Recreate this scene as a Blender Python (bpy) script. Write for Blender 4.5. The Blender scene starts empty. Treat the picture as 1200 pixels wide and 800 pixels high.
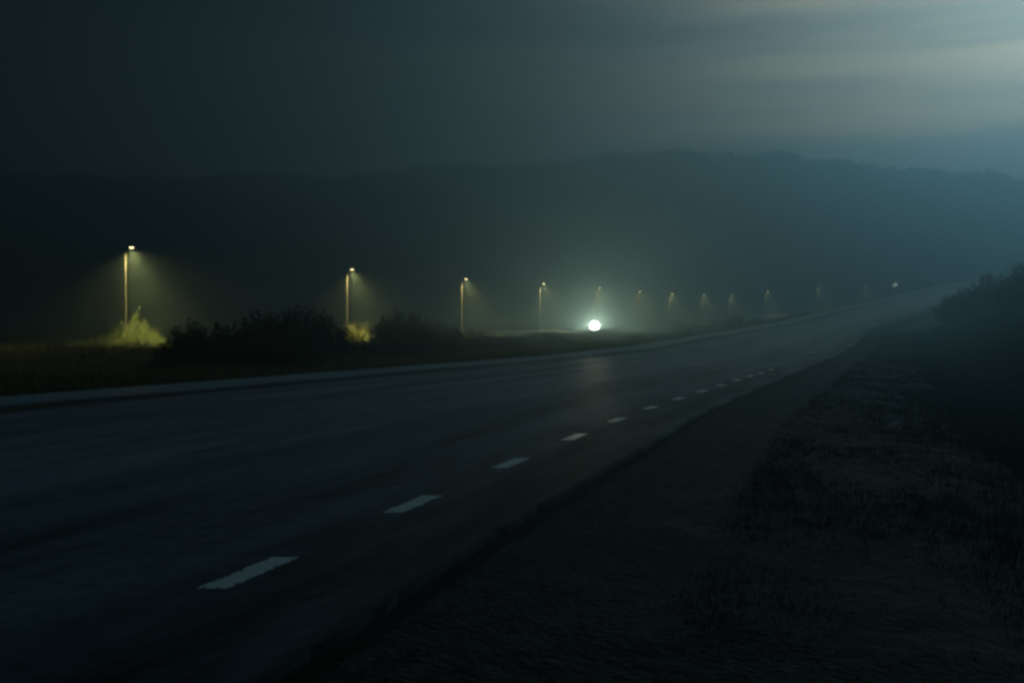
import bpy, math, random
import numpy as np
from mathutils import Vector, Matrix

sc = bpy.context.scene
C = sc.collection
random.seed(7)
rng = np.random.default_rng(7)

# ------------------------------------------------------------------ camera
F = 1167.0                      # focal length in pixels of a 1200 px wide frame (35 mm)
CAM_Z = 1.66
cam_d = bpy.data.cameras.new('camera')
cam_d.sensor_width = 36.0
cam_d.lens = 35.0
cam_d.clip_start = 0.05
cam_d.clip_end = 5000.0
cam = bpy.data.objects.new('camera', cam_d)
C.objects.link(cam)
cam.location = (0, 0, CAM_Z)
cam.rotation_euler = (math.radians(90.0) - math.atan(15.0 / F), 0, 0)
sc.camera = cam

# ------------------------------------------------------------------ world: moonlit night sky with thin cloud
MOON = Vector((750 / F, 1.0, 485 / F)).normalized()
w = bpy.data.worlds.new('World')
sc.world = w
w.use_nodes = True
nt = w.node_tree
nt.nodes.clear()
N = nt.nodes.new
L = nt.links.new
out = N('ShaderNodeOutputWorld')
bg = N('ShaderNodeBackground')
L(bg.outputs[0], out.inputs[0])
tc = N('ShaderNodeTexCoord')


def mth(op, a, b=None, c=None, clamp=False, tree=None):
    n = (tree or nt).nodes.new('ShaderNodeMath')
    n.operation = op
    n.use_clamp = clamp
    for i, v in enumerate((a, b, c)):
        if v is None:
            continue
        if isinstance(v, (int, float)):
            n.inputs[i].default_value = v
        else:
            (tree or nt).links.new(v, n.inputs[i])
    return n.outputs[0]


dot = N('ShaderNodeVectorMath')
dot.operation = 'DOT_PRODUCT'
L(tc.outputs['Generated'], dot.inputs[0])
dot.inputs[1].default_value = MOON
d = mth('MAXIMUM', dot.outputs['Value'], 0.0)
g_wide = mth('POWER', d, 5.0)
g_mid = mth('POWER', d, 22.0)
g_core = mth('POWER', d, 160.0)
mp = N('ShaderNodeMapping')
mp.inputs['Rotation'].default_value = (0.0, math.radians(3.0), 0)
mp.inputs['Scale'].default_value = (1.3, 1.3, 15.0)
L(tc.outputs['Generated'], mp.inputs[0])
nz = N('ShaderNodeTexNoise')
nz.inputs['Scale'].default_value = 1.35
nz.inputs['Detail'].default_value = 5.0
nz.inputs['Roughness'].default_value = 0.5
L(mp.outputs[0], nz.inputs['Vector'])
cl = N('ShaderNodeMapRange')
cl.interpolation_type = 'SMOOTHSTEP'
cl.inputs['From Min'].default_value = 0.36
cl.inputs['From Max'].default_value = 0.66
L(nz.outputs['Fac'], cl.inputs['Value'])
cloud = cl.outputs[0]
SKY_BASE, SKY_WIDE, SKY_MID, SKY_CORE = 0.22, 0.055, 1.30, 1.2
glow = mth('ADD', mth('ADD', mth('MULTIPLY', g_wide, SKY_WIDE), mth('MULTIPLY', g_mid, SKY_MID)),
           mth('MULTIPLY', g_core, SKY_CORE))
glow = mth('MULTIPLY', glow, mth('MULTIPLY_ADD', cloud, 0.62, 0.68))
sepd = N('ShaderNodeSeparateXYZ')
L(tc.outputs['Generated'], sepd.inputs[0])
low = mth('POWER', mth('SUBTRACT', 1.0, mth('MAXIMUM', sepd.outputs['Z'], 0.0)), 12.0)      # paler towards the horizon
lum = mth('ADD', glow, mth('MULTIPLY_ADD', low, SKY_BASE, 0.0020))
mixc = N('ShaderNodeMix')
mixc.data_type = 'RGBA'
mixc.inputs['A'].default_value = (0.14, 0.70, 1.35, 1)       # clear night air
mixc.inputs['B'].default_value = (1.0, 0.86, 0.50, 1)      # moonlit cloud
L(mth('MULTIPLY', mth('POWER', d, 2.5), mth('MULTIPLY_ADD', cloud, 0.25, 0.88), clamp=True), mixc.inputs['Factor'])
L(mixc.outputs['Result'], bg.inputs['Color'])
L(lum, bg.inputs['Strength'])

# ------------------------------------------------------------------ moonlight
md = bpy.data.lights.new('moonlight', 'SUN')
md.energy = 0.80
md.angle = math.radians(2.0)
md.color = (0.33, 0.81, 1.03)
mo = bpy.data.objects.new('moonlight', md)
C.objects.link(mo)
mo.rotation_euler = (-MOON).to_track_quat('-Z', 'Y').to_euler()

# ------------------------------------------------------------------ exposure, sampling
sc.view_settings.view_transform = 'Standard'
sc.view_settings.look = 'None'
sc.view_settings.exposure = 0.0
sc.view_settings.gamma = 1.0
sc.render.engine = 'CYCLES'
cy = sc.cycles
cy.volume_bounces = 0
cy.max_bounces = 5
cy.diffuse_bounces = 2
cy.glossy_bounces = 2
cy.transmission_bounces = 2
cy.transparent_max_bounces = 6
cy.use_adaptive_sampling = False
cy.use_denoising = True
cy.denoiser = 'OPENIMAGEDENOISE'
cy.filter_width = 2.8           # the photograph is soft
cy.sample_clamp_direct = 0
cy.sample_clamp_indirect = 1.0
cy.caustics_reflective = False
cy.caustics_refractive = False

# ------------------------------------------------------------------ haze
HAZE = 0.0051
HAZE_G = 0.74


# ================================================================== helpers
def tag(o, label=None, cat=None, group=None, kind=None):
    if label: o['label'] = label
    if cat: o['category'] = cat
    if group: o['group'] = group
    if kind: o['kind'] = kind
    return o


def link(name, me, mat=None, parent=None, loc=None, rz=0.0):
    o = bpy.data.objects.new(name, me)
    C.objects.link(o)
    if mat is not None and me is not None and len(me.materials) == 0:
        me.materials.append(mat)
    if parent is not None:
        o.parent = parent
    if loc is not None:
        o.location = loc
    o.rotation_euler.z = rz
    return o


def empty(name, loc, rz=0.0):
    o = bpy.data.objects.new(name, None)
    o.empty_display_size = 0.3
    C.objects.link(o)
    o.location = loc
    o.rotation_euler.z = rz
    return o


def np_mesh(name, verts, faces, smooth=False, uv=None):
    """verts (n,3), faces (m,k) with one k"""
    verts = np.asarray(verts, dtype=np.float32)
    faces = np.asarray(faces, dtype=np.int32)
    me = bpy.data.meshes.new(name)
    m, k = faces.shape
    me.vertices.add(len(verts))
    me.vertices.foreach_set('co', verts.ravel())
    me.loops.add(m * k)
    me.loops.foreach_set('vertex_index', faces.ravel())
    me.polygons.add(m)
    me.polygons.foreach_set('loop_start', np.arange(0, m * k, k, dtype=np.int32))
    me.polygons.foreach_set('loop_total', np.full(m, k, dtype=np.int32))
    me.polygons.foreach_set('use_smooth', np.full(m, smooth, dtype=bool))
    if uv is not None:
        l = me.uv_layers.new(name='UVMap')
        l.data.foreach_set('uv', np.asarray(uv, dtype=np.float32)[faces.ravel()].ravel())
    me.update()
    me.validate()
    return me


def grid_faces(nr, nc):
    i = np.arange(nr - 1)[:, None] * nc + np.arange(nc - 1)[None, :]
    i = i.ravel()
    return np.stack([i, i + 1, i + 1 + nc, i + nc], axis=1)


class MB:
    """small mesh builder: boxes, tubes, lathes, prisms into one mesh"""

    def __init__(s):
        s.v = []
        s.f = []

    def add(s, vs, fs):
        b = len(s.v)
        s.v += [tuple(v) for v in vs]
        s.f += [tuple(b + i for i in f) for f in fs]
        return s

    def box(s, c, size, rot=None):
        x, y, z = size[0] / 2, size[1] / 2, size[2] / 2
        vs = [Vector(p) for p in ((-x, -y, -z), (x, -y, -z), (x, y, -z), (-x, y, -z), (-x, -y, z), (x, -y, z), (x, y, z), (-x, y, z))]
        if rot: vs = [rot @ v for v in vs]
        vs = [v + Vector(c) for v in vs]
        return s.add(vs, [(0, 3, 2, 1), (4, 5, 6, 7), (0, 1, 5, 4), (1, 2, 6, 5), (2, 3, 7, 6), (3, 0, 4, 7)])

    def tube(s, pts, rads, n=10, cap=True):
        pts = [Vector(p) for p in pts]
        if not hasattr(rads, '__len__'): rads = [rads] * len(pts)
        rings = []
        up = Vector((0.13, 0.97, 0.21)).normalized()
        for i, p in enumerate(pts):
            a = pts[max(0, i - 1)]
            b = pts[min(len(pts) - 1, i + 1)]
            t = (b - a).normalized()
            u = up - t * up.dot(t)
            if u.length < 0.1: u = Vector((1, 0, 0)) - t * t.x
            u.normalize()
            v = t.cross(u)
            rings.append([p + (u * math.cos(2 * math.pi * k / n) + v * math.sin(2 * math.pi * k / n)) * rads[i] for k in range(n)])
        vs = [v for r in rings for v in r]
        fs = []
        for i in range(len(pts) - 1):
            for k in range(n):
                fs.append((i * n + k, i * n + (k + 1) % n, (i + 1) * n + (k + 1) % n, (i + 1) * n + k))
        if cap:
            fs.append(tuple(range(n - 1, -1, -1)))
            fs.append(tuple((len(pts) - 1) * n + k for k in range(n)))
        return s.add(vs, fs)

    def prism(s, outline, x0, x1):
        """outline in (y,z), extruded along x"""
        n = len(outline)
        vs = [(x0, p[0], p[1]) for p in outline] + [(x1, p[0], p[1]) for p in outline]
        fs = [(i, (i + 1) % n, n + (i + 1) % n, n + i) for i in range(n)]
        fs += [tuple(range(n - 1, -1, -1)), tuple(range(n, 2 * n))]
        return s.add(vs, fs)

    def mesh(s, name, smooth=False):
        me = bpy.data.meshes.new(name)
        me.from_pydata(s.v, [], s.f)
        me.polygons.foreach_set('use_smooth', np.full(len(me.polygons), smooth, dtype=bool))
        me.update()
        return me

    def build(s, name, mat, parent=None, smooth=False, loc=None, rz=0.0):
        return link(name, s.mesh(name, smooth), mat, parent, loc, rz)


# ------------------------------------------------------------------ materials
def new_mat(name):
    m = bpy.data.materials.new(name)
    m.use_nodes = True
    t = m.node_tree
    b = t.nodes['Principled BSDF']
    return m, t, b


def noise_mat(name, c1, c2, scale=4.0, rough=0.8, detail=6.0, bump=0.0, bump_scale=None, coord='Object', spec=0.4, metal=0.0):
    m, t, b = new_mat(name)
    tcn = t.nodes.new('ShaderNodeTexCoord')
    n = t.nodes.new('ShaderNodeTexNoise')
    n.inputs['Scale'].default_value = scale
    n.inputs['Detail'].default_value = detail
    t.links.new(tcn.outputs[coord], n.inputs['Vector'])
    r = t.nodes.new('ShaderNodeValToRGB')
    r.color_ramp.elements[0].position = 0.35
    r.color_ramp.elements[0].color = (*c1, 1)
    r.color_ramp.elements[1].position = 0.68
    r.color_ramp.elements[1].color = (*c2, 1)
    t.links.new(n.outputs['Fac'], r.inputs[0])
    t.links.new(r.outputs[0], b.inputs['Base Color'])
    b.inputs['Roughness'].default_value = rough
    b.inputs['Specular IOR Level'].default_value = spec
    b.inputs['Metallic'].default_value = metal
    if bump:
        n2 = t.nodes.new('ShaderNodeTexNoise')
        n2.inputs['Scale'].default_value = bump_scale or scale * 6
        n2.inputs['Detail'].default_value = 4
        t.links.new(tcn.outputs[coord], n2.inputs['Vector'])
        bp = t.nodes.new('ShaderNodeBump')
        bp.inputs['Distance'].default_value = bump
        bp.inputs['Strength'].default_value = 0.8
        t.links.new(n2.outputs['Fac'], bp.inputs['Height'])
        t.links.new(bp.outputs[0], b.inputs['Normal'])
    return m


def leaf_mat(name, c1, c2):
    """leaves differ one from the next, thin enough to let some light through"""
    m, t, b = new_mat(name)
    g = t.nodes.new('ShaderNodeNewGeometry')
    r = t.nodes.new('ShaderNodeValToRGB')
    r.color_ramp.elements[0].color = (*c1, 1)
    r.color_ramp.elements[1].color = (*c2, 1)
    t.links.new(g.outputs['Random Per Island'], r.inputs[0])
    t.links.new(r.outputs[0], b.inputs['Base Color'])
    b.inputs['Roughness'].default_value = 0.6
    b.inputs['Specular IOR Level'].default_value = 0.3
    tr = t.nodes.new('ShaderNodeBsdfTranslucent')
    t.links.new(r.outputs[0], tr.inputs['Color'])
    mx = t.nodes.new('ShaderNodeMixShader')
    mx.inputs[0].default_value = 0.3
    t.links.new(b.outputs[0], mx.inputs[1])
    t.links.new(tr.outputs[0], mx.inputs[2])
    t.links.new(mx.outputs[0], t.nodes['Material Output'].inputs[0])
    return m


M_soil = noise_mat('soil_and_short_turf', (0.004, 0.007, 0.005), (0.014, 0.018, 0.012), scale=1.4, rough=0.95, bump=0.05, bump_scale=9, spec=0.1)
M_gravel = noise_mat('packed_gravel', (0.010, 0.011, 0.011), (0.052, 0.053, 0.051), scale=7, rough=0.95, bump=0.04, bump_scale=18, spec=0.15)
M_stone = noise_mat('loose_stone', (0.022, 0.022, 0.021), (0.085, 0.082, 0.076), scale=11, rough=0.8, spec=0.35)
M_crack = noise_mat('dark_crumbled_edge', (0.008, 0.008, 0.007), (0.018, 0.018, 0.016), scale=8, rough=0.95, bump=0.03, spec=0.1)  # near-black strip along the asphalt edge
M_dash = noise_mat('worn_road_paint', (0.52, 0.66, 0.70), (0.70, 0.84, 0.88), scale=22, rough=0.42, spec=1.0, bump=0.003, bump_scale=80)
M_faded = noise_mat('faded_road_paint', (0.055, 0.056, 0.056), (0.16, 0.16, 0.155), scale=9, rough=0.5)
M_steel = noise_mat('weathered_steel', (0.026, 0.026, 0.024), (0.042, 0.042, 0.039), scale=9, rough=0.95, spec=0.03)
M_darkmetal = noise_mat('dark_painted_housing', (0.05, 0.05, 0.05), (0.08, 0.08, 0.08), scale=7, rough=0.5)
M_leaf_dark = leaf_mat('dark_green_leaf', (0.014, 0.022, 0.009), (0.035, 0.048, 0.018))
M_leaf_lit = leaf_mat('lamplit_green_leaf', (0.028, 0.055, 0.012), (0.10, 0.14, 0.034))  # paler copy of the bush leaf, lamplight put into its colour
M_leaf_yellow = leaf_mat('lamplit_yellow_leaf', (0.14, 0.17, 0.030), (0.30, 0.30, 0.07))  # yellow light of the street lamp put into the clump's colour
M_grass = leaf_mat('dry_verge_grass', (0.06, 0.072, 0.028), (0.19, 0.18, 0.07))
M_bankgrass = leaf_mat('dark_bank_grass', (0.016, 0.026, 0.017), (0.042, 0.055, 0.036))
M_bark = noise_mat('bark', (0.03, 0.025, 0.018), (0.06, 0.05, 0.035), scale=12, rough=0.9)
M_spruce = noise_mat('spruce_needles', (0.012, 0.022, 0.012), (0.035, 0.050, 0.026), scale=0.15, rough=0.95, spec=0.1)


def emit_mat(name, col, strength):
    m, t, b = new_mat(name)
    b.inputs['Base Color'].default_value = (0.8, 0.8, 0.8, 1)
    b.inputs['Emission Color'].default_value = (*col, 1)
    b.inputs['Emission Strength'].default_value = strength
    return m


def asphalt():
    m, t, b = new_mat('worn_asphalt')
    uv = t.nodes.new('ShaderNodeUVMap')
    uv.uv_map = 'UVMap'
    sep = t.nodes.new('ShaderNodeSeparateXYZ')
    t.links.new(uv.outputs[0], sep.inputs[0])
    # slow wander of the worn bands
    mpa = t.nodes.new('ShaderNodeMapping')
    mpa.inputs['Scale'].default_value = (0.5, 0.07, 1)
    t.links.new(uv.outputs[0], mpa.inputs[0])
    nw = t.nodes.new('ShaderNodeTexNoise')
    nw.inputs['Scale'].default_value = 1.0
    nw.inputs['Detail'].default_value = 3
    t.links.new(mpa.outputs[0], nw.inputs['Vector'])
    wob = mth('MULTIPLY_ADD', nw.outputs['Fac'], 0.9, -0.45, tree=t)
    u = mth('ADD', sep.outputs['X'], wob, tree=t)
    f = mth('MULTIPLY_ADD', u, 1 / 18.0, 16.2 / 18.0, tree=t, clamp=True)   # t -16.2..1.8 -> 0..1
    cr = t.nodes.new('ShaderNodeValToRGB')          # worn tone across the road, partly paled in place of sky sheen
    e = cr.color_ramp.elements

    def P(tt): return (tt + 16.2) / 18.0
    stops = [(-16.2, .85), (-14.3, .95), (-13.3, .80), (-12.7, .03), (-12.1, .03), (-11.3, .50), (-9.6, .62), (-8.6, .45), (-7.6, .60),
             (-5.5, .62), (-4.4, .66), (-3.2, .42), (-1.9, .30), (-0.6, .36), (0.2, .12), (1.8, .0)]
    e[0].position = P(stops[0][0]); e[0].color = (stops[0][1],) * 3 + (1,)
    e[1].position = P(stops[-1][0]); e[1].color = (stops[-1][1],) * 3 + (1,)
    for tt, v in stops[1:-1]:
        q = e.new(P(tt)); q.color = (v, v, v, 1)
    t.links.new(f, cr.inputs[0])
    # patches stretched along the traffic
    mpb = t.nodes.new('ShaderNodeMapping')
    mpb.inputs['Scale'].default_value = (1.1, 0.13, 1)
    t.links.new(uv.outputs[0], mpb.inputs[0])
    npch = t.nodes.new('ShaderNodeTexNoise')
    npch.inputs['Scale'].default_value = 1.0
    npch.inputs['Detail'].default_value = 6
    npch.inputs['Roughness'].default_value = 0.62
    t.links.new(mpb.outputs[0], npch.inputs['Vector'])
    patch = mth('MULTIPLY_ADD', npch.outputs['Fac'], 1.3, -0.65, tree=t)
    wear_and_sheen = mth('ADD', cr.outputs[0], patch, tree=t, clamp=True)
    # aggregate
    ag = t.nodes.new('ShaderNodeTexNoise')
    ag.inputs['Scale'].default_value = 70
    ag.inputs['Detail'].default_value = 3
    t.links.new(uv.outputs[0], ag.inputs['Vector'])
    mid = t.nodes.new('ShaderNodeTexNoise')
    mid.inputs['Scale'].default_value = 5
    mid.inputs['Detail'].default_value = 6
    t.links.new(uv.outputs[0], mid.inputs['Vector'])
    val = mth('MULTIPLY', mth('MULTIPLY_ADD', wear_and_sheen, 0.24, 0.013, tree=t),
              mth('MULTIPLY', mth('MULTIPLY_ADD', ag.outputs['Fac'], 2.4, -0.2, tree=t, clamp=False),
                  mth('MULTIPLY_ADD', mid.outputs['Fac'], 1.8, 0.1, tree=t), tree=t), tree=t)
    cc = t.nodes.new('ShaderNodeCombineColor')
    t.links.new(mth('MULTIPLY', val, 0.58, tree=t), cc.inputs[0])
    t.links.new(val, cc.inputs[1])
    t.links.new(mth('MULTIPLY', val, 1.35, tree=t), cc.inputs[2])
    t.links.new(cc.outputs[0], b.inputs['Base Color'])
    t.links.new(mth('MULTIPLY_ADD', wear_and_sheen, -0.20, 0.74, tree=t), b.inputs['Roughness'])
    t.links.new(mth('MULTIPLY_ADD', wear_and_sheen, 0.50, 0.12, tree=t), b.inputs['Specular IOR Level'])
    bp = t.nodes.new('ShaderNodeBump')
    bp.inputs['Distance'].default_value = 0.006
    bp.inputs['Strength'].default_value = 0.7
    t.links.new(ag.outputs['Fac'], bp.inputs['Height'])
    t.links.new(bp.outputs[0], b.inputs['Normal'])
    return m


M_asphalt = asphalt()

# ================================================================== the lie of the land
# dashed edge line of the near road as a curve over the distance ahead (Y, metres)
_Y = np.linspace(-300, 1500, 3601)
_slope = np.interp(_Y, [-300, 0, 8, 17, 22, 30, 130, 185, 400, 700], [.28, .30, .32, .33, .385, .392, .395, .60, .59, .60])
_X = np.concatenate([[0], np.cumsum((_slope[1:] + _slope[:-1]) / 2 * np.diff(_Y))])
_X += -1.79 - np.interp(6.74, _Y, _X)
_S = np.concatenate([[0], np.cumsum(np.sqrt(1 + ((_slope[1:] + _slope[:-1]) / 2) ** 2) * np.diff(_Y))])
_S -= np.interp(0, _Y, _S)


def Xd(y): return np.interp(y, _Y, _X)
def kk(y): return np.sqrt(1 + np.interp(y, _Y, _slope) ** 2)
def zr(y): return np.interp(y, [-300, 60, 80, 100, 130, 165, 200, 300, 450, 620, 900], [0, 0, .25, .8, 1.5, 2.65, 5.4, 13.4, 25.5, 37, 45])
def zl(y): return np.interp(y, [-300, 76, 104, 129, 155, 181, 206, 233, 262, 297, 330, 370, 440, 620], [.1, .16, .13, .36, .92, 1.3, 1.63, 2.0, 2.8, 3.8, 6.1, 8.9, 13.5, 25.5])


RX = np.array([-900, -500, -308, -257, -206, -180, -103, -56, -20, 26, 72, 103, 154, 206, 257, 283, 308, 380, 900], float)
RP = np.array([208, 206, 208, 209, 212, 207, 209, 200, 195, 190, 180, 176, 178, 186, 196, 201, 207, 224, 240], float)
RIDGE_Y = 520.0
RX = RX * RIDGE_Y / 600.0
RIDGE = CAM_Z + (385 - RP) / F * RIDGE_Y - 9.0


def sstep(x):
    x = np.clip(x, 0, 1)
    return x * x * (3 - 2 * x)


def vnoise(x, y, s, seed=0):
    """cheap smooth value noise"""
    x = x / s + seed * 17.3
    y = y / s + seed * 9.1
    xi, yi = np.floor(x), np.floor(y)
    xf, yf = x - xi, y - yi
    xf, yf = xf * xf * (3 - 2 * xf), yf * yf * (3 - 2 * yf)

    def h(a, b):
        v = np.sin(a * 127.1 + b * 311.7 + seed * 74.7) * 43758.5453
        return v - np.floor(v)
    return (h(xi, yi) * (1 - xf) + h(xi + 1, yi) * xf) * (1 - yf) + (h(xi, yi + 1) * (1 - xf) + h(xi + 1, yi + 1) * xf) * yf - 0.5


LAMPS = [(50.5, -41.3), (76.6, -29.7), (104.6, -17.3), (129, -6.5), (155.5, 4.4), (181, 15.4), (206, 25.9), (232.7, 36.8), (262, 50.0), (297, 65.0), (330, 84.0), (370, 113.6), (410, 145.0)]
ly = np.array([-150] + [a for a, b in LAMPS] + [560])
lx = np.array([-130] + [b for a, b in LAMPS] + [245])


def side_x(y): return np.interp(y, ly, lx)


T_EDGE = 1.20          # asphalt edge on the near side
T_FAR = -15.6          # asphalt edge on the far side


def ground(y, t):
    y = np.asarray(y, float)
    t = np.asarray(t, float)
    x = Xd(y) + t * kk(y)
    r = zr(y)
    right = np.interp(t, [T_FAR, 1.3, 1.5, 4.5, 6.5, 8, 20, 45, 120, 900], [-.12, -.085, -.065, -.14, -.42, -.36, 4.6, 8.2, 9, 9])
    left = np.interp(t, [-60, -32, -27, -20, -17, T_FAR - .1, T_FAR + .1], [.0, .0, -.5, -.15, -.02, -.05, -.12])
    bl = sstep((-t - 19) / 18.0)
    z = np.where(t > -8, r + right, (r + left) * (1 - bl) + (zl(y) + left) * bl)
    off = np.clip((np.abs(t + 7.0) - 10.5) / 6, 0, 1)
    z = z - np.interp(y, [60, 100, 150, 300], [0, .5, 1.1, 1.2]) * np.interp(t, [-36, -31, -20, -16.5], [0, 1, 1, 0])
    so_ = x - side_x(y)
    off = off * np.clip(np.maximum(-so_ - .5, so_ - 11) / 3, 0, 1) if np.any(t < -30) else off
    z = z + off * (vnoise(x, y, 7, 1) * .35 + vnoise(x, y, 2.1, 2) * .22 + vnoise(x, y, 31, 3) * .5 * np.clip(off * 2 - 1, 0, 1))
    nearoff = np.clip((t - 1.6) / 2, 0, 1)
    z = z + nearoff * (vnoise(x, y, 1.3, 4) * .10 + vnoise(x, y, .5, 5) * .05 + vnoise(x, y, .22, 8) * .025)
    rid = np.interp(x, RX, RIDGE) + vnoise(x, y, 60, 6) * 3 + vnoise(x, y, 25, 7) * 2
    s = sstep((y - 300 - np.clip(x, 0, 180) * .75) / (RIDGE_Y - 300 - np.clip(x, 0, 180) * .75))
    m = sstep((np.abs(t + 7) - 14) / 70)          # the road climbs in front of the slope
    s = s * (m + (1 - m) * sstep((y - 405) / 110))
    z = z * (1 - s) + np.maximum(rid, z) * s
    z = np.where(y > 600, np.minimum(z, 100), z)
    back = sstep((-y - 150) / 200)
    return z + back * 6


def gz(x, y):
    """ground height under a point"""
    t = (x - Xd(y)) / kk(y)
    return float(ground(y, t))


ys = np.concatenate([np.arange(-250, -10, 12), np.arange(-10, 0, 1), np.arange(0, 22, .28), np.arange(22, 60, .9), np.arange(60, 220, 3.0), np.arange(220, 420, 8), np.arange(420, 800, 8), np.arange(800, 1301, 50)])
ts = np.concatenate([np.arange(-900, -120, 26), np.arange(-120, -45, 4), np.arange(-45, -15.8, .9), [T_FAR - .1, T_FAR + .1, -12, -4, 1.25, 1.5], np.arange(1.7, 7, .25), np.arange(7, 22, .8), np.arange(22, 60, 3), np.arange(60, 900, 26)])
YY, TT = np.meshgrid(ys, ts, indexing='ij')
ZZ = ground(YY, TT)
XX = Xd(YY) + TT * kk(YY)
me = np_mesh('ground', np.stack([XX.ravel(), YY.ravel(), ZZ.ravel()], 1), grid_faces(len(ys), len(ts))[:, ::-1][:, [0, 1, 2, 3]], smooth=True)
g_o = link('ground', me, M_soil)
tag(g_o, kind='structure', label='dark rough ground of verge, ditch, field and rising wooded slope')


def ribbon(name, t0, t1, y0, y1, dz, mat, n_t=2, step=1.0, jag=None, skirt=0.0, parent=None):
    yv = np.arange(y0, y1 + 1e-6, step) if not hasattr(step, '__len__') else np.asarray(step)
    tv = np.linspace(t0, t1, n_t)
    Yg, Tg = np.meshgrid(yv, tv, indexing='ij')
    if jag is not None:
        Tg = Tg + jag(yv, tv)
    Zg = zr(Yg) + dz
    Xg = Xd(Yg) + Tg * kk(Yg)
    sg = np.interp(Yg, _Y, _S)
    cols = [np.stack([Xg[:, i], Yg[:, i] - 0 * Xg[:, i], Zg[:, i]], 1) for i in range(n_t)]
    uvs = [np.stack([Tg[:, i], sg[:, i]], 1) for i in range(n_t)]
    if skirt:
        lo = cols[0].copy(); lo[:, 2] -= skirt; hi = cols[-1].copy(); hi[:, 2] -= skirt
        lo[:, 0] -= .03; hi[:, 0] += .02
        cols = [lo] + cols + [hi]
        uvs = [uvs[0]] + uvs + [uvs[-1]]
    V = np.stack(cols, 1)
    UV = np.stack(uvs, 1)
    nr, nc = V.shape[:2]
    me = np_mesh(name, V.reshape(-1, 3), grid_faces(nr, nc), uv=UV.reshape(-1, 2))
    return link(name, me, mat, parent)


# ------------------------------------------------------------------ road
def edge_jag(yv, tv):
    j = vnoise(yv, yv * 0 + 3, .9, 11) * .10 + vnoise(yv, yv * 0 + 8, .22, 12) * .06 + vnoise(yv, yv * 0 + 1, 3.1, 13) * .12
    j = np.where(yv < 60, j, 0)
    wgt = np.clip((tv - 0.9) / (T_EDGE - 0.9), 0, 1)
    return j[:, None] * wgt[None, :]


yroad = np.concatenate([np.arange(-200, 0, 4), np.arange(0, 30, .12), np.arange(30, 120, 1), np.arange(120, 426, 5)])
road = ribbon('road', T_FAR, T_EDGE, 0, 0, 0.0, M_asphalt, n_t=35, step=yroad, jag=edge_jag, skirt=.06)
tag(road, kind='structure', label='wide dark worn asphalt road curving right and climbing into the mist')
# dark crumbled strip at the broken asphalt edge, then the gravel shoulder
ysh = np.concatenate([np.arange(-60, 0, 4), np.arange(0, 30, .1), np.arange(30, 120, 1), np.arange(120, 400, 5)])


def shoulder():
    tv = np.concatenate([[1.265, 1.29, 1.34, 1.5, 1.75], np.arange(2.0, 6.3, .2)])
    Yg, Tg = np.meshgrid(ysh, tv, indexing='ij')
    inner = edge_jag(ysh, np.array([T_EDGE]))[:, 0]
    wob = inner + vnoise(ysh, ysh * 0 + 5, .25, 15) * .05 + .015
    wgt = np.clip((2.2 - tv) / .9, 0, 1)
    Tg = Tg + wob[:, None] * wgt[None, :]
    Zg = ground(Yg, Tg) + .02
    Zg[:, :2] -= .02
    Zg[:, 0] -= .02
    Zg[:, -1] -= .05
    Xg = Xd(Yg) + Tg * kk(Yg)
    me = np_mesh('gravel_shoulder', np.stack([Xg.ravel(), Yg.ravel(), Zg.ravel()], 1), grid_faces(*Yg.shape), smooth=True)
    o = link('gravel_shoulder', me, M_gravel)
    tag(o, kind='structure', label='dark gravel shoulder beside the broken near edge of the road')


shoulder()
cr = ribbon('crumbled_edge', T_EDGE - .08, T_EDGE + .17, 0, 60, -.055, M_crack, n_t=2, step=np.arange(0, 60, .12), jag=lambda a, b: np.repeat(edge_jag(a, np.array([T_EDGE])), 2, 1))
tag(cr, kind='structure', label='black crumbled gap between the asphalt and the gravel')

# edge line dashes, 1 m with 2 m gaps: children of the road
s0 = float(np.interp(6.33, _Y, _S))
for i in range(-1, 30):
    sa = s0 + 2.98 * i - {1: .20, 2: .16, 3: .04}.get(i, 0)
    rag = rng.uniform(-.02, .02, 2)
    ya, yb = np.interp([sa + rag[0], sa + .93 + rag[1]], _S, _Y)
    n = 26 if i < 6 else 10
    m = 9 if i < 6 else 5
    yy = np.linspace(ya, yb, n)
    V = []
    for q in yy:
        for tt in np.linspace(-.095, .095, m):
            tj = tt + random.uniform(-.008, .008)
            qj = q + random.uniform(-.008, .008)
            V.append((float(Xd(qj)) + tj * float(kk(qj)), qj, float(zr(q)) + .004))
    Fq = grid_faces(n, m)
    rim = np.array([(k // (m - 1) in (0, n - 2)) or (k % (m - 1) in (0, m - 2)) for k in range(len(Fq))])
    Fq = Fq[rng.uniform(0, 1, len(Fq)) > np.where(rim, .10, .02)]     # chipped and scuffed away
    me = np_mesh('edge_dash', V, Fq)
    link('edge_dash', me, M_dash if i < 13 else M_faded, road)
# faded lane line further out
for i in range(-2, 20):
    sa = float(np.interp(18.6, _Y, _S)) + 6.0 * i
    yy = np.interp(np.linspace(sa, sa + 2.2, 8), _S, _Y)
    V = []
    for q in yy:
        for tt in (-4.47, -4.33):
            V.append((float(Xd(q)) + (tt + random.uniform(-.015, .015)) * float(kk(q)), q, float(zr(q)) + .004))
    link('faded_lane_dash', np_mesh('faded_lane_dash', V, grid_faces(8, 2)), M_faded, road)

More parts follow.
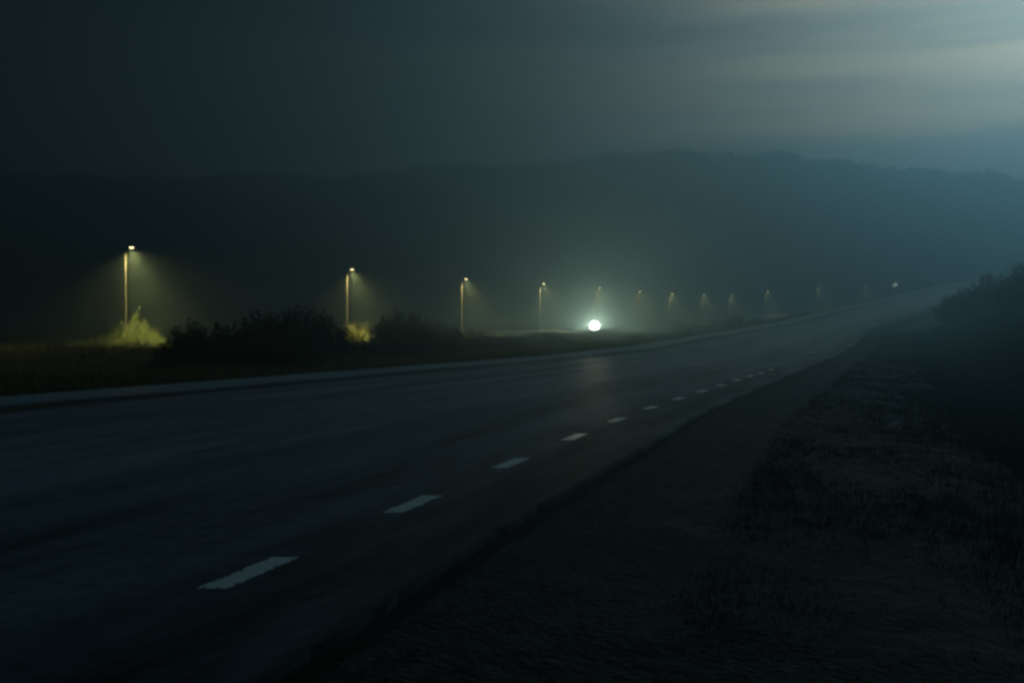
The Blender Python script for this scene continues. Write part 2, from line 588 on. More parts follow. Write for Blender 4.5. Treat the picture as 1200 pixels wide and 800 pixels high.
# ------------------------------------------------------------------ the lamplit side road
yv = np.concatenate([np.arange(-120, 40, 8), np.arange(40, 420, 3)])
tv = np.linspace(1.6, 8.4, 8)
Yg, Tg = np.meshgrid(yv, tv, indexing='ij')
Xg = side_x(Yg) + Tg * 1.09
Zs = np.array([[gz(Xg[i, j], yv[i]) for j in range(len(tv))] for i in range(len(yv))])
Zs = Zs + .05
Xf = np.concatenate([Xg[:, :1] - 1.2, Xg, Xg[:, -1:] + 1.2], 1)
Zf = np.concatenate([Zs[:, :1] - .4, Zs, Zs[:, -1:] - .4], 1)
Yf = np.concatenate([Yg[:, :1], Yg, Yg[:, -1:]], 1)
UVs = np.stack([(Xf - side_x(Yf)) - 9, Yf], -1)
M_side = noise_mat('dark_side_asphalt', (0.012, 0.012, 0.012), (0.03, 0.03, 0.03), scale=.8, rough=.95, spec=.05)
so = link('side_road', np_mesh('side_road', np.stack([Xf, Yf, Zf], -1).reshape(-1, 3), grid_faces(*Xf.shape), uv=UVs.reshape(-1, 2)), M_side)
tag(so, kind='structure', label='lamplit parallel road beyond the verge bushes')


def side_z(y): return float(np.interp(y, yv, Zs[:, 0]))


# ------------------------------------------------------------------ street lamps
LAMP_COL = (1.0, 0.80, 0.26)
M_lens = emit_mat('lit_lamp_lens', (1.0, 0.84, 0.42), 5.5)
POLE_H = 7.7
LAMP_W = 31000.0


def lamp_meshes():
    pole = MB().tube([(0, 0, -.3), (0, 0, .02), (0, 0, 1.2), (0, 0, 1.22), (0, 0, POLE_H - .12)], [.085, .085, .085, .068, .05], 12).mesh('pole', True)
    arm = MB().tube([(0, 0, POLE_H - .13), (.02, 0, POLE_H - .06), (.12, 0, POLE_H), (.30, 0, POLE_H + .03)], [.045, .045, .04, .035], 8).mesh('arm', True)
    head = MB()
    prof = [(.27, .05, .03), (.34, .11, .055), (.6, .14, .065), (.84, .12, .05), (.95, .05, .02)]
    n = 10
    vs, fs = [], []
    for x, hw, hh in prof:
        for k in range(n):
            a = 2 * math.pi * k / n
            zz = math.sin(a) * hh
            vs.append((x, math.cos(a) * hw, POLE_H + .05 + (zz if zz > 0 else zz * .35)))
    for i in range(len(prof) - 1):
        for k in range(n):
            fs.append((i * n + k, i * n + (k + 1) % n, (i + 1) * n + (k + 1) % n, (i + 1) * n + k))
    fs += [tuple(range(n - 1, -1, -1)), tuple((len(prof) - 1) * n + k for k in range(n))]
    head.add(vs, fs)
    hd = head.mesh('lamp_head', True)
    lens = MB()
    vs, fs = [], []
    for j, (sx, zz) in enumerate(((1.0, .022), (.93, -.03), (.62, -.065), (.2, -.08))):
        for k in range(12):
            a = 2 * math.pi * k / 12
            vs.append((.60 + math.cos(a) * .20 * sx, math.sin(a) * .115 * sx, POLE_H + .015 + zz))
    for j in range(3):
        for k in range(12):
            fs.append((j * 12 + k, (j + 1) * 12 + k, (j + 1) * 12 + (k + 1) % 12, j * 12 + (k + 1) % 12))
    fs.append(tuple(3 * 12 + k for k in range(12)))
    lens.add(vs, fs)
    ln = lens.mesh('lens', True)
    door = MB().box((0, -.082, .75), (.08, .012, .28)).mesh('service_door')
    for m_, mm in ((pole, M_steel), (arm, M_steel), (hd, M_darkmetal), (ln, M_lens), (door, M_darkmetal)):
        m_.materials.append(mm)
    return pole, arm, hd, ln, door


LM = lamp_meshes()
spot = bpy.data.lights.new('lamp_light', 'SPOT')
spot.energy = LAMP_W
spot.color = LAMP_COL
spot.spot_size = math.radians(68)
spot.spot_blend = 1.0
spot.shadow_soft_size = 0.12
wide = spot.copy()
wide.name = 'lamp_spill'
wide.energy = LAMP_W * 0.20
wide.spot_size = math.radians(150)
lamp_labels = [
    'street lamp just beyond the left edge, its light falling on the dry grass',
    'leftmost and tallest lit street lamp, above a pale green bush',
    'second street lamp from the left, above the glowing yellow clump',
    'third street lamp from the left, with bright pole and wide misty cone',
    'fourth street lamp from the left, just left of the headlight glare',
    'fifth street lamp from the left, directly above the headlight glare',
    'sixth street lamp from the left, first one right of the headlight glare',
    'seventh street lamp from the left, dim over a faint lit patch of verge',
    'eighth street lamp from the left, a small dull cone in the mist',
    'ninth street lamp from the left, last one with a clear cone',
    'tenth street lamp from the left, nearly lost in the mist',
    'eleventh street lamp from the left, a tiny streak in the mist',
    'twelfth and last street lamp of the row, a faint speck in the mist']
for i, (y, x) in enumerate(LAMPS):
    j = min(i + 1, len(LAMPS) - 1)
    i0 = j - 1
    dy, dx = LAMPS[j][0] - LAMPS[i0][0], LAMPS[j][1] - LAMPS[i0][1]
    rz = math.atan2(-dx, dy)            # arm (+x) points to the right of the row
    e = empty('street_lamp', (x, y, float(zl(y))), rz)
    tag(e, lamp_labels[i], 'street lamp', 'street lamps along the side road')
    for nm, m_ in zip(('pole', 'arm', 'lamp_head'), LM[:3]):
        o = link(nm, m_, None, e)
    hd = o
    link('lens', LM[3], None, hd)
    link('service_door', LM[4], None, e)
    for ld_, tilt in ((spot, -23), (wide, -14)):
        lo = bpy.data.objects.new(ld_.name.split('.')[0], ld_)
        C.objects.link(lo)
        lo.parent = hd
        lo.location = (.60, 0, POLE_H - .16)
        lo.rotation_euler = (0, math.radians(tilt), 0)

# one more bright small lamp far up the hill
def small_lamp():
    y, x = 440.0, 169.0
    z0 = gz(x, y)
    top = CAM_Z + 52 / F * y
    h = max(4.0, top - z0)
    e = empty('yard_lamp', (x, y, top - h))
    tag(e, 'tiny bright pinprick lamp far away at the right, near where the road climbs', 'lamp')
    MB().tube([(0, 0, -.5), (0, 0, h)], [.09, .06], 8).build('pole', M_steel, e, True)
    MB().box((0, 0, h + .12), (.9, .25, .12)).build('lamp_head', M_darkmetal, e)
    MB().tube([(0, -.14, h - .2), (0, -.14, h + .02)], [.22, .28], 12).build('lens', emit_mat('bright_flood_lens', (.95, 1.0, .72), 110.0), e, True)


small_lamp()


# ------------------------------------------------------------------ oncoming car
def car():
    M_paint, t, b = new_mat('dark_car_paint')
    nn = t.nodes.new('ShaderNodeTexNoise'); nn.inputs['Scale'].default_value = 3
    rr = t.nodes.new('ShaderNodeValToRGB'); rr.color_ramp.elements[0].color = (.03, .035, .04, 1); rr.color_ramp.elements[1].color = (.05, .055, .06, 1)
    t.links.new(nn.outputs['Fac'], rr.inputs[0]); t.links.new(rr.outputs[0], b.inputs['Base Color'])
    b.inputs['Roughness'].default_value = .3; b.inputs['Coat Weight'].default_value = .6
    M_glass = noise_mat('car_glass', (.01, .012, .013), (.02, .02, .02), scale=2, rough=.08, spec=.8)
    M_tyre = noise_mat('tyre_rubber', (.015, .015, .015), (.03, .03, .03), scale=20, rough=.9)
    M_rim = noise_mat('alloy_rim', (.3, .3, .3), (.45, .45, .45), scale=5, rough=.35, metal=.8)
    M_trim = noise_mat('black_trim', (.01, .01, .01), (.02, .02, .02), scale=9, rough=.6)
    M_hl = emit_mat('headlight_and_glare', (.98, 1.0, .88), 14.0)
    y = 166.0
    x = 95 / F * y
    z = gz(x, y) + .02
    z = max(z, side_z(y) - 0.0)
    e = empty('car', (x, y, z), math.atan2(x, y) * -1 + math.radians(6))
    tag(e, 'oncoming car hidden behind its single glaring white headlight disc in the mist', 'car')
    # front faces -y
    def shell(outline, hw, inset):
        n = len(outline)
        V, Fc = [], []
        for xx, sc_ in ((-hw, 1), (-hw + inset, 0), (hw - inset, 0), (hw, 1)):
            for (py, pz) in outline:
                V.append((xx, py * (.985 if sc_ else 1), .3 + (pz - .3) * (.94 if sc_ else 1)))
        for a in range(3):
            for i in range(n):
                Fc.append((a * n + i, a * n + (i + 1) % n, (a + 1) * n + (i + 1) % n, (a + 1) * n + i))
        Fc += [tuple(range(n - 1, -1, -1)), tuple(range(3 * n, 4 * n))]
        return MB().add(V, Fc)
    lower = [(-2.15, .28), (-2.22, .45), (-2.16, .66), (-1.95, .78), (-1.1, .92), (.2, .95), (1.6, .95), (2.1, .9), (2.18, .6), (2.12, .28)]
    shell(lower, .9, .12).build('body', M_paint, e)
    cab = [(-1.15, .90), (-.45, 1.36), (.0, 1.44), (.9, 1.43), (1.45, 1.25), (1.9, .92)]
    shell(cab, .76, .1).build('cabin', M_paint, e)
    wsm = MB().add([(-.62, -1.12, .955), (.62, -1.12, .955), (.56, -.5, 1.345), (-.56, -.5, 1.345)], [(0, 1, 2, 3)])
    wsm.add([(-.62, -1.15, .99), (.62, -1.15, .99), (.56, -.52, 1.37), (-.56, -.52, 1.37)], [(0, 1, 2, 3)])
    wsm.build('windscreen', M_glass, e)
    for s in (-1, 1):
        MB().add([(s * .765, -.85, .98), (s * .765, .95, .98), (s * .745, .8, 1.3), (s * .745, -.35, 1.3)], [(0, 1, 2, 3)]).build('side_window', M_glass, e)
        MB().box((s * .98, -.7, .98), (.18, .1, .13)).build('wing_mirror', M_paint, e)
        hl = MB().tube([(s * .64, -2.10, .66), (s * .64, -2.235, .66)], [.125, .11], 14).build('headlight', M_hl, e, True)
        ld = bpy.data.lights.new('headlight_beam', 'SPOT')
        ld.energy = HEAD_W
        ld.color = (.97, 1.0, .66)
        ld.spot_size = math.radians(84)
        ld.spot_blend = 1.0
        ld.shadow_soft_size = .1
        lo = bpy.data.objects.new('headlight_beam', ld)
        C.objects.link(lo)
        lo.parent = hl
        lo.location = (s * .5, -2.62, 1.05)
        lo.rotation_euler = (math.radians(90), 0, math.radians(6) * -1 + math.pi)
        for yy in (-1.35, 1.3):
            ty = MB().tube([(s * .72, yy, .32), (s * .92, yy, .32)], [.32, .32], 20).build('wheel', M_tyre, e)
            MB().tube([(s * .90, yy, .32), (s * .93, yy, .32)], [.2, .19], 14).build('rim', M_rim, ty)
        for xx, zz in ((.26, 1.52), (.52, 1.12), (.22, .98), (.26, .52)):  # added glowing discs that fill out the round headlight glare
            dl = MB().tube([(s * xx, -2.42, zz), (s * xx, -2.465, zz)], [.25, .24], 20).build('glare_disc', M_hl, e, True)
            MB().tube([(s * xx, -2.30, zz), (s * xx, -2.418, zz)], [.10, .22], 18).build('glare_disc_back', M_trim, dl, True)
    bb = MB()
    for zz in (.42, 1.07, 1.70):
        bb.tube([(-.62, -2.33, zz), (.62, -2.33, zz)], .03, 8)
    for xx in (-.62, .62):
        bb.tube([(xx, -2.2, .36), (xx, -2.33, .45), (xx, -2.33, 1.71)], .03, 8)
    bb.build('glare_disc_bar', M_trim, e, True)  # added bar that carries the glare discs
    MB().box((0, -2.235, .5), (.95, .03, .18)).build('grille', M_trim, e)
    MB().box((0, -2.25, .36), (.5, .015, .11)).build('number_plate', M_dash, e)


HEAD_W = 8500.0
car()


# ================================================================== vegetation
def leaf_quads(P, size, up_bias=0.0, aspect=.5, droop=None):
    """one two-triangle leaf per point in P (n,3)"""
    n = len(P)
    d = rng.normal(size=(n, 3))
    d[:, 2] += up_bias
    if droop is not None: d = d * .35 + droop
    d /= np.linalg.norm(d, axis=1)[:, None]
    r = rng.normal(size=(n, 3))
    s = np.cross(d, r)
    s /= np.linalg.norm(s, axis=1)[:, None]
    sz = (size * rng.uniform(.6, 1.35, n))[:, None]
    a = P
    b = P + d * sz * .5 + s * sz * aspect * .5
    c = P + d * sz
    e = P + d * sz * .5 - s * sz * aspect * .5
    V = np.stack([a, b, c, e], 1).reshape(-1, 3)
    Fq = np.arange(4 * n).reshape(n, 4)
    return V, Fq


def shrub_meshes(seed, h, rad, n_shoot, leaves_per, leaf, spiky=.3, droop=False, lo=.86, aspect=.5):
    """stems fan out from the base; leaves crowd each stem in clumps; a few shoots stand proud"""
    rs = np.random.default_rng(seed)
    stem = MB()
    pts = []
    for k in range(n_shoot):
        a = rs.uniform(0, 2 * math.pi)
        r = rad * math.sqrt(rs.uniform(0, 1))
        base = np.array([math.cos(a) * r * .45, math.sin(a) * r * .45, -.1])
        hh = h * (1 - .6 * (r / rad) ** 2.2) * rs.uniform(lo, 1.06)
        if rs.uniform() < spiky: hh *= rs.uniform(1.0, 1.18)
        tip = np.array([math.cos(a) * r * 1.05 + rs.normal() * .08, math.sin(a) * r * 1.05 + rs.normal() * .08, hh])
        mid = (base + tip) / 2 + rs.normal(size=3) * .08 * h + np.array([0, 0, .08 * h])
        if droop:
            mid = base * .4 + tip * .6; mid[2] = hh * 1.05; tip[2] = hh * .45; tip[:2] *= 1.3
        q = [base * (1 - s) ** 2 + 2 * mid * s * (1 - s) + tip * s ** 2 for s in (0, .33, .66, 1)]
        if k < 26:
            stem.tube(q, [.022, .016, .010, .004], 4, cap=False)
        s = rs.uniform(.08, 1.0, leaves_per) ** .8
        C3 = base[None] * (1 - s[:, None]) ** 2 + 2 * mid[None] * (s * (1 - s))[:, None] + tip[None] * (s ** 2)[:, None]
        spread = (.24 * (1 - s) + .05) * h * .5
        pts.append(C3 + rs.normal(size=(leaves_per, 3)) * spread[:, None])
    Pq = np.concatenate(pts)
    Pq[:, 2] = np.maximum(Pq[:, 2], .02)
    V, Fq = leaf_quads(Pq, leaf, up_bias=.5, aspect=aspect)
    return np_mesh('foliage', V, Fq), stem.mesh('stem', True)


VAR = [shrub_meshes(11, 1, .75, 110, 60, .055, .2), shrub_meshes(12, 1, .6, 90, 60, .06, .3),
       shrub_meshes(13, 1, .95, 150, 56, .05, .12), shrub_meshes(14, 1, .5, 60, 60, .065, .4)]
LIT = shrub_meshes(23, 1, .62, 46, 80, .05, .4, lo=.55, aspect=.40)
for f_, s_ in VAR:
    f_.materials.append(M_leaf_dark); s_.materials.append(M_bark)
LIT[0].materials.append(M_leaf_lit); LIT[1].materials.append(M_bark)


def shrub(px, Y, ytop, var, label, wide=1.0, group='dark bushes along the far verge', name='shrub', meshes=None, z_sink=.05):
    """height follows from how far the top rises above eye level at that distance"""
    x = (px - 600) / F * Y
    z0 = gz(x, Y)
    h = CAM_Z + (385 - ytop) / F * Y - z0
    h = max(h, .35)
    e = empty(name, (x, Y, z0 - z_sink), random.uniform(0, 6.28))
    e.scale = (h * wide * 1.1, h * wide * 1.1, h * 1.06)
    tag(e, label, 'bush', group)
    fo, st = meshes or VAR[var]
    link('foliage', fo, None, e)
    link('stem', st, None, e)
    return e


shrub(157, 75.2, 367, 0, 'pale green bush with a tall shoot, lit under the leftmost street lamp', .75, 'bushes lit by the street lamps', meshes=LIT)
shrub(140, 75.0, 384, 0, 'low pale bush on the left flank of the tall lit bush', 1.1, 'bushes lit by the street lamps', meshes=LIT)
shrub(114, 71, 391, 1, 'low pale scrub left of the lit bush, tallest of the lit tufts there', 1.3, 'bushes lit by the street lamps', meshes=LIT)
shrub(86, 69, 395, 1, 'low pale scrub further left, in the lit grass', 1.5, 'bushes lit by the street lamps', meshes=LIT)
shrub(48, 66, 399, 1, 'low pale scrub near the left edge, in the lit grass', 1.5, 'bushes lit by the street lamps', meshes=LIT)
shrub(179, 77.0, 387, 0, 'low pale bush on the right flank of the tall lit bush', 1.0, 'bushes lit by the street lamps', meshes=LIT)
dark = [
    (228, 44, 379, 3, 'spiky dark bush, leftmost of the black bush row', .6),
    (252, 46, 384, 1, 'dark bush just right of the spiky one at the left end of the row', .9),
    (285, 45, 388, 0, 'low dark bush in the dip left of the tallest dark bush', 1.1),
    (322, 47, 372, 2, 'broad dark bush leaning on the left side of the tallest one', .8),
    (352, 48, 362, 0, 'tallest dark bush, in the middle of the black row', .8),
    (378, 50, 378, 1, 'dark bush just right of the tallest one, below the second lamp', .9),
    (404, 47, 406, 2, 'low dark bush in front of the glowing yellow clump', .9),
    (466, 84, 366, 2, 'misty rounded bush right of the second street lamp', .7),
    (488, 88, 371, 1, 'misty bush between the second and third street lamps', .9),
    (498, 62, 388, 0, 'dark bush at the right end of the black row', .9),
    (520, 64, 392, 3, 'small dark bush left below the third street lamp', 1.1),
    (455, 54, 396, 2, 'low dark bush filling the verge right of the yellow clump', 1.0),
    (556, 80, 388, 2, 'low misty bush right below the third street lamp', 1.3),
    (598, 90, 391, 0, 'low bush between the third and fourth street lamps', 1.3),
    (652, 96, 392, 2, 'low bush on the verge left of the headlight glare', 1.3),
    (745, 112, 389, 2, 'low bush on the verge right of the headlight glare', 1.5),
    (800, 128, 384, 0, 'low misty bush beneath the seventh street lamp', 1.4),
    (838, 150, 376, 1, 'misty bush beneath the eighth street lamp', 1.1),
    (862, 152, 370, 2, 'broad misty bush beneath the ninth street lamp', .9),
    (886, 158, 372, 0, 'misty bush at the right end of the far bush row', 1.0),
    (213, 45, 388, 1, 'small dark bush at the very left end of the black row', .9),
    (302, 52, 372, 1, 'dark bush standing behind the dip left of the tallest bush', 1.0),
    (368, 56, 368, 2, 'broad dark bush behind the right shoulder of the tallest one', .8),
    (460, 76, 378, 0, 'misty bush just right of and behind the yellow clump', .9),
    (470, 66, 383, 2, 'low dark bush below the misty rounded bush', 1.1),
    (508, 96, 374, 2, 'broad misty bush below left of the third street lamp', .8),
    (532, 98, 384, 1, 'small misty bush close to the foot of the third street lamp', 1.0),
    (575, 118, 392, 2, 'low bush in front of the lamplit road, right of the third street lamp', 1.6),
    (618, 122, 393, 0, 'low bush in front of the lamplit road, left of the fourth street lamp', 1.5),
    (648, 128, 391, 2, 'low bush in front of the lamplit road, right of the fourth street lamp', 1.6),
    (725, 140, 389, 0, 'low bush in front of the lamplit road, right of the headlight glare', 1.5),
    (772, 148, 385, 2, 'low bush between the sixth and seventh street lamps', 1.6),
    (238, 39, 404, 2, 'low dark bush in front of the spiky one, its base near the road', 1.2),
    (296, 40, 398, 0, 'front dark bush filling the dip left of the tallest one', 1.1),
    (340, 41, 394, 2, 'wide dark bush in front of the tallest one', 1.0),
    (430, 52, 402, 2, 'low dark bush in front of the misty ones, right of the clump', 1.2),
    (540, 72, 398, 2, 'low dark bush on the verge past the end of the black row', 1.4),
    (190, 38, 418, 2, 'low dark bush in the grass left of the black row', 1.0),
]
for px, Y, yt, v, lab, wd in dark:
    shrub(px, Y, yt, v, lab, wd)
for px, Y, yt, v, lab, wd in [
    (1193, 118, 313, 1, 'tall dark bush on the right bank, at the right edge of the picture', .6),
    (1160, 120, 322, 0, 'dark bush on the crest of the right bank, left of the tall one', .7),
    (1196, 92, 322, 2, 'broad dark bush low on the right bank at the picture edge', .7),
    (1136, 132, 336, 2, 'small dark bush on the right bank beside the climbing road', .8),
    (1116, 136, 347, 0, 'lowest dark bush of the right bank, nearest the road', .9),
]:
    shrub(px, Y, yt, v, lab, wd, 'dark bushes on the right bank')

# glowing yellow clump: arching blades under the second lamp
def arching_clump(px, Y, w_, h_, label):
    x = (px - 600) / F * Y
    z0 = gz(x, Y)
    V, Fc = [], []
    for k in range(300):
        a = random.uniform(0, 2 * math.pi)
        r0 = random.uniform(0, .55) * w_ / 2
        bx, by = math.cos(a) * r0, math.sin(a) * r0
        out_ = random.uniform(.15, .5) * w_
        hh = h_ * random.uniform(.3, 1.1) * (1 - .85 * (r0 / (.55 * w_ / 2)) ** 2)
        ww = random.uniform(.02, .035)
        b0 = len(V)
        px_, py_ = -math.sin(a) * ww, math.cos(a) * ww
        for s in (0, .3, .55, .8, 1.0):
            rr = out_ * s ** 1.3
            zz = hh * (1.9 * s - 1.25 * s * s) / .72
            wk = 1 - s * .75
            cx, cy_ = bx + math.cos(a) * rr, by + math.sin(a) * rr
            V.append((cx - px_ * wk, cy_ - py_ * wk, zz)); V.append((cx + px_ * wk, cy_ + py_ * wk, zz))
        for q in range(4):
            Fc.append((b0 + 2 * q, b0 + 2 * q + 1, b0 + 2 * q + 3, b0 + 2 * q + 2))
    me = np_mesh('arching_grass_clump', V, Fc)
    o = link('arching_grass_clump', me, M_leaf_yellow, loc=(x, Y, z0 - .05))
    tag(o, label, 'grass clump')


arching_clump(418, 100, 4.6, 2.15, 'glowing yellow-green clump of arching blades under the second street lamp')


# grass: one mesh per stretch, blades in tufts
def grass(name, n_tuft, sampler, h_fn, blades, width, label, mat=M_grass):
    y, t = sampler(n_tuft)
    x = Xd(y) + t * kk(y)
    z = ground(y, t)
    keep = np.ones(len(y), bool)
    h = h_fn(x, y, t)
    keep &= h > .04
    x, y, z, h, t = x[keep], y[keep], z[keep], h[keep], t[keep]
    n = len(x)
    B = blades
    X = np.repeat(x, B) + rng.normal(size=n * B) * np.repeat(.05 + h * .15, B)
    Y = np.repeat(y, B) + rng.normal(size=n * B) * np.repeat(.05 + h * .15, B)
    Z = np.repeat(z, B)
    H = np.repeat(h, B) * rng.uniform(.45, 1.15, n * B)
    W = np.repeat(width(y), B) * rng.uniform(.6, 1.2, n * B)
    a = rng.uniform(0, 2 * np.pi, n * B)
    lean = rng.uniform(.05, .5, n * B) * H
    dx, dy = np.cos(a), np.sin(a)
    b = rng.uniform(0, np.pi, n * B)
    wx, wy = np.cos(b) * W, np.sin(b) * W
    p0 = np.stack([X - wx, Y - wy, Z - .03], 1)
    p1 = np.stack([X + wx, Y + wy, Z - .03], 1)
    p2 = np.stack([X + dx * lean * .35 + wx * .6, Y + dy * lean * .35 + wy * .6, Z + H * .6], 1)
    p3 = np.stack([X + dx * lean * .35 - wx * .6, Y + dy * lean * .35 - wy * .6, Z + H * .6], 1)
    p4 = np.stack([X + dx * lean, Y + dy * lean, Z + H], 1)
    V = np.stack([p0, p1, p2, p3, p4], 1).reshape(-1, 3)
    o5 = np.arange(n * B)[:, None] * 5
    tri = np.concatenate([o5 + np.array([[0, 1, 2]]), o5 + np.array([[0, 2, 3]]), o5 + np.array([[3, 2, 4]])], 1).reshape(-1, 3)
    o = link(name, np_mesh(name, V, tri), mat)
    tag(o, label, 'grass', kind='stuff')


def samp_left(n):
    u = rng.uniform(0, 1, n)
    y = 12 * (190 / 12) ** u
    t = T_FAR - .35 - rng.uniform(0, 1, n) ** 1.4 * 36
    return y, t


def h_left(x, y, t):
    d = np.clip((-t - 15.9) / 2.5, 0, 1)
    return (.14 + .36 * d * np.interp(y, [50, 90], [1, .6])) * (1 + vnoise(x, y, 3.0, 21) * .9 + vnoise(x, y, 12, 22) * .7)


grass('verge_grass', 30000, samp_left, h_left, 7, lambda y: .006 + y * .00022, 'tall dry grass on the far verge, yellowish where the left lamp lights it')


def samp_mid(n):
    y = rng.uniform(40, 175, n)
    t = -36 - rng.uniform(0, 1, n) * 34
    return y, t


def h_mid(x, y, t):
    off = x - side_x(y)
    return np.where((off > .8) & (off < 10.5), 0, .45 * (1 + vnoise(x, y, 4, 25) * 1.2))


grass('lamp_row_grass', 12000, samp_mid, h_mid, 6, lambda y: .01 + y * .0002, 'grass around the feet of the street lamps', leaf_mat('field_grass', (0.028, 0.038, 0.014), (0.075, 0.078, 0.030)))


def samp_hedge(n):
    y = rng.uniform(102, 350, n)
    t = -30 - rng.uniform(0, 1, n) * 7.5
    return y, t


def h_hedge(x, y, t):
    off = x - side_x(y)
    return np.where(off < 9.2, 0, np.interp(y, [102, 116, 200, 240], [.3, .7, .9, 1.5]) * (1 + vnoise(x, y, 5, 27) * .9))


grass('tall_verge_weeds', 15000, samp_hedge, h_hedge, 8, lambda y: .02 + y * .0003, 'tall weeds between the road and the lamplit side road', bpy.data.materials['field_grass'])


def samp_right(n):
    u = rng.uniform(0, 1, n)
    y = 2.5 * (130 / 2.5) ** u
    t = 2.9 + rng.uniform(0, 1, n) ** 1.1 * 23
    return y, t


def h_right(x, y, t):
    d = np.clip((t - 4.2) / 4, 0, 1)
    return (.06 + .17 * d + .25 * np.clip((t - 9) / 8, 0, 1)) * (1 + vnoise(x, y, 1.6, 31) * .9 + vnoise(x, y, 6, 32) * .6) + vnoise(x, y, .8, 33) * .04


grass('bank_grass', 60000, samp_right, h_right, 9, lambda y: .0025 + y * .0003, 'dark grass covering the ditch and bank on the right', M_bankgrass)

# loose stones on the gravel shoulder
def stones(n):
    u = rng.uniform(0, 1, n)
    y = 2.2 + 24 * u ** 1.5
    t = 1.62 + rng.uniform(0, 1, n) ** 1.1 * 5.0
    x = Xd(y) + t * kk(y)
    z = ground(y, t) + .014
    ico = np.array([(1, 0, 0), (-1, 0, 0), (0, 1, 0), (0, -1, 0), (0, 0, 1), (0, 0, -1)], float)
    fc = np.array([(0, 2, 4), (2, 1, 4), (1, 3, 4), (3, 0, 4), (2, 0, 5), (1, 2, 5), (3, 1, 5), (0, 3, 5)])
    r = .004 + .014 * rng.uniform(0, 1, n) ** 5 + y * .0002
    J = ico[None] * (r[:, None, None]) * rng.uniform(.6, 1.3, (n, 6, 1)) * np.array([1, 1, .65])
    a = rng.uniform(0, 6.28, n)
    ca, sa = np.cos(a)[:, None], np.sin(a)[:, None]
    V = np.stack([J[..., 0] * ca - J[..., 1] * sa + x[:, None], J[..., 0] * sa + J[..., 1] * ca + y[:, None], J[..., 2] + z[:, None]], -1).reshape(-1, 3)
    Fq = (np.arange(n)[:, None, None] * 6 + fc[None]).reshape(-1, 3)
    o = link('loose_gravel', np_mesh('loose_gravel', V, Fq), M_stone)
    tag(o, 'loose stones scattered over the gravel shoulder', 'gravel', kind='stuff')


stones(42000)

# pale dry stalks lying on the gravel, lower right
M_stalk = noise_mat('pale_dry_stalk', (.35, .36, .30), (.55, .54, .45), scale=20, rough=.6)
for (px, py, ln_, lab) in [(1000, 628, .17, 'pale dry stalk lying on the gravel, brightest of the three at lower right'),
                           (1012, 583, .22, 'faint dry stalk lying higher up the gravel, behind the brightest one'),
                           (1006, 692, .12, 'faint short dry stalk lying nearest the camera at lower right')]:
    Y = (CAM_Z + .15) * F / (py - 385)
    x = (px - 600) / F * Y
    z = gz(x, Y) + .03
    o = MB().tube([(-ln_ / 2, 0, 0), (0, .01, .012), (ln_ / 2, .004, .004)], [.006, .007, .004], 6).build('dry_stalk', M_stalk, loc=(x, Y, z), rz=random.uniform(-.15, .15))
    tag(o, lab, 'stalk', 'pale dry stalks on the gravel')


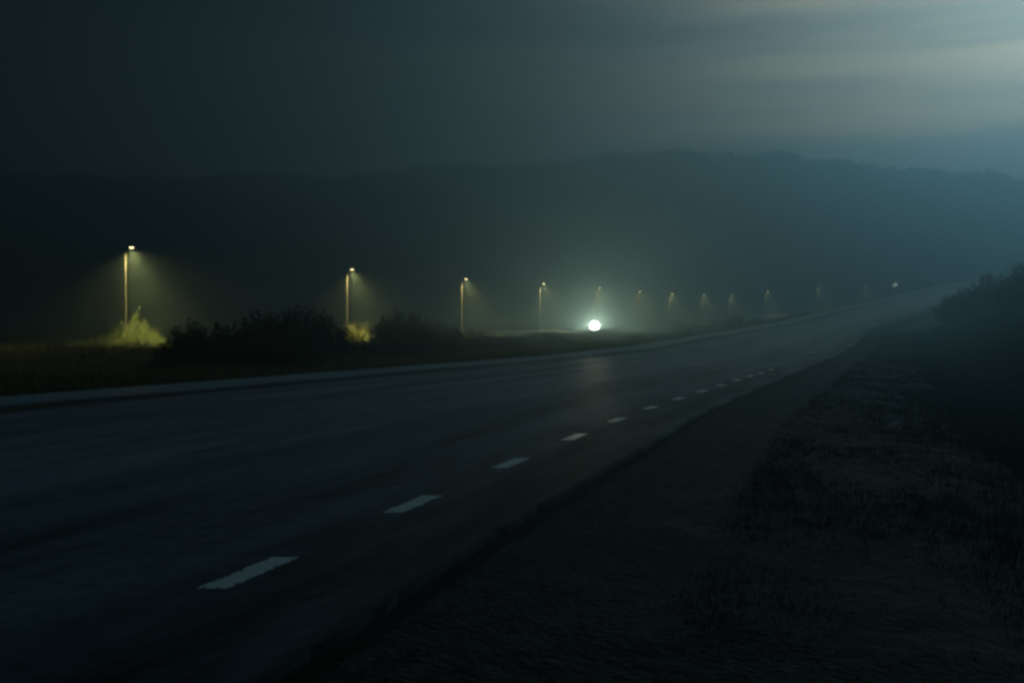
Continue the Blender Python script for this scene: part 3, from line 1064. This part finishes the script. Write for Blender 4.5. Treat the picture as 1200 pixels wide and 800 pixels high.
# forest on the ridge: thousands of spruces that read as one mass
def forest(n):
    y = rng.uniform(465, 580, n)
    x = rng.uniform(-470, 560, n)
    t = (x - Xd(y)) / kk(y)
    ok = (np.abs(t + 7) > 20) | (y > 470)
    x, y, t = x[ok], y[ok], t[ok]
    n = len(x)
    z = ground(y, t) - .5
    h = rng.uniform(6, 9.5, n) * (1 + vnoise(x, y, 18, 41) * .5)
    r = h * rng.uniform(.26, .42, n)
    K = 6
    tmpl = []
    for (zb, zt, rr) in ((.08, .55, 1.0), (.34, .80, .72), (.6, 1.0, .42)):
        tmpl.append((zb, zt, rr))
    Vs, Fs = [], []
    base = 0
    ang = np.arange(K) * 2 * np.pi / K
    for zb, zt, rr in tmpl:
        a = ang[None] + rng.uniform(0, 6.28, n)[:, None]
        q = rr * r[:, None] * rng.uniform(.75, 1.2, (n, K))
        ring = np.stack([x[:, None] + np.cos(a) * q, y[:, None] + np.sin(a) * q, z[:, None] + h[:, None] * (zb + rng.uniform(-.04, .04, (n, K)))], -1)
        tip = np.stack([x, y, z + h * zt], -1)[:, None]
        V = np.concatenate([ring, tip], 1).reshape(-1, 3)
        k = np.arange(K)
        f = np.stack([k, (k + 1) % K, np.full(K, K)], 1)
        Fq = (np.arange(n)[:, None, None] * (K + 1) + f[None]).reshape(-1, 3) + base
        Vs.append(V); Fs.append(Fq)
        base += len(V)
    o = link('ridge_forest', np_mesh('ridge_forest', np.concatenate(Vs), np.concatenate(Fs)), M_spruce)
    tag(o, 'far wooded ridge whose treetops fade into the mist', 'forest', kind='stuff')


forest(14000)

# ------------------------------------------------------------------ haze box
hb = MB().box((0, 0, 0), (2900, 1800, 140)).mesh('haze')
mh = bpy.data.materials.new('night_mist')
mh.use_nodes = True
t = mh.node_tree
t.nodes.clear()
o_ = t.nodes.new('ShaderNodeOutputMaterial')
pv = t.nodes.new('ShaderNodeVolumePrincipled')
pv.inputs['Color'].default_value = (.30, .43, .49, 1)
pv.inputs['Density'].default_value = HAZE
pv.inputs['Anisotropy'].default_value = HAZE_G
t.links.new(pv.outputs[0], o_.inputs['Volume'])
hb.materials.append(mh)
ho = link('haze', hb, loc=(150, 530, 0))
xs = XX.ravel()
zmax = ZZ[YY < 640].max() + 13
zmin = ZZ.min() - 1.2
ho.location = ((xs.min() + xs.max()) / 2, 525, (zmax + zmin) / 2)
ho.scale = ((xs.max() - xs.min() + 20) / 2900, 1600 / 1800, (zmax - zmin) / 140)
tag(ho, 'thin night mist lit by the moon and lamps', 'mist', kind='stuff')
print('haze z', zmin, zmax, 'ground x', xs.min(), xs.max())

# check how the road edges fall in the picture
for nm, tt in (('far', T_FAR), ('near', T_EDGE)):
    s = []
    for y in (15, 20, 30, 45, 60, 80, 110, 140, 165, 190, 220, 260, 320, 400, 500, 600):
        x = float(Xd(y) + tt * kk(y)); z = float(zr(y))
        s.append((round(600 + F * x / y), round(385 - F * (z - CAM_Z) / y)))
    print(nm, s)
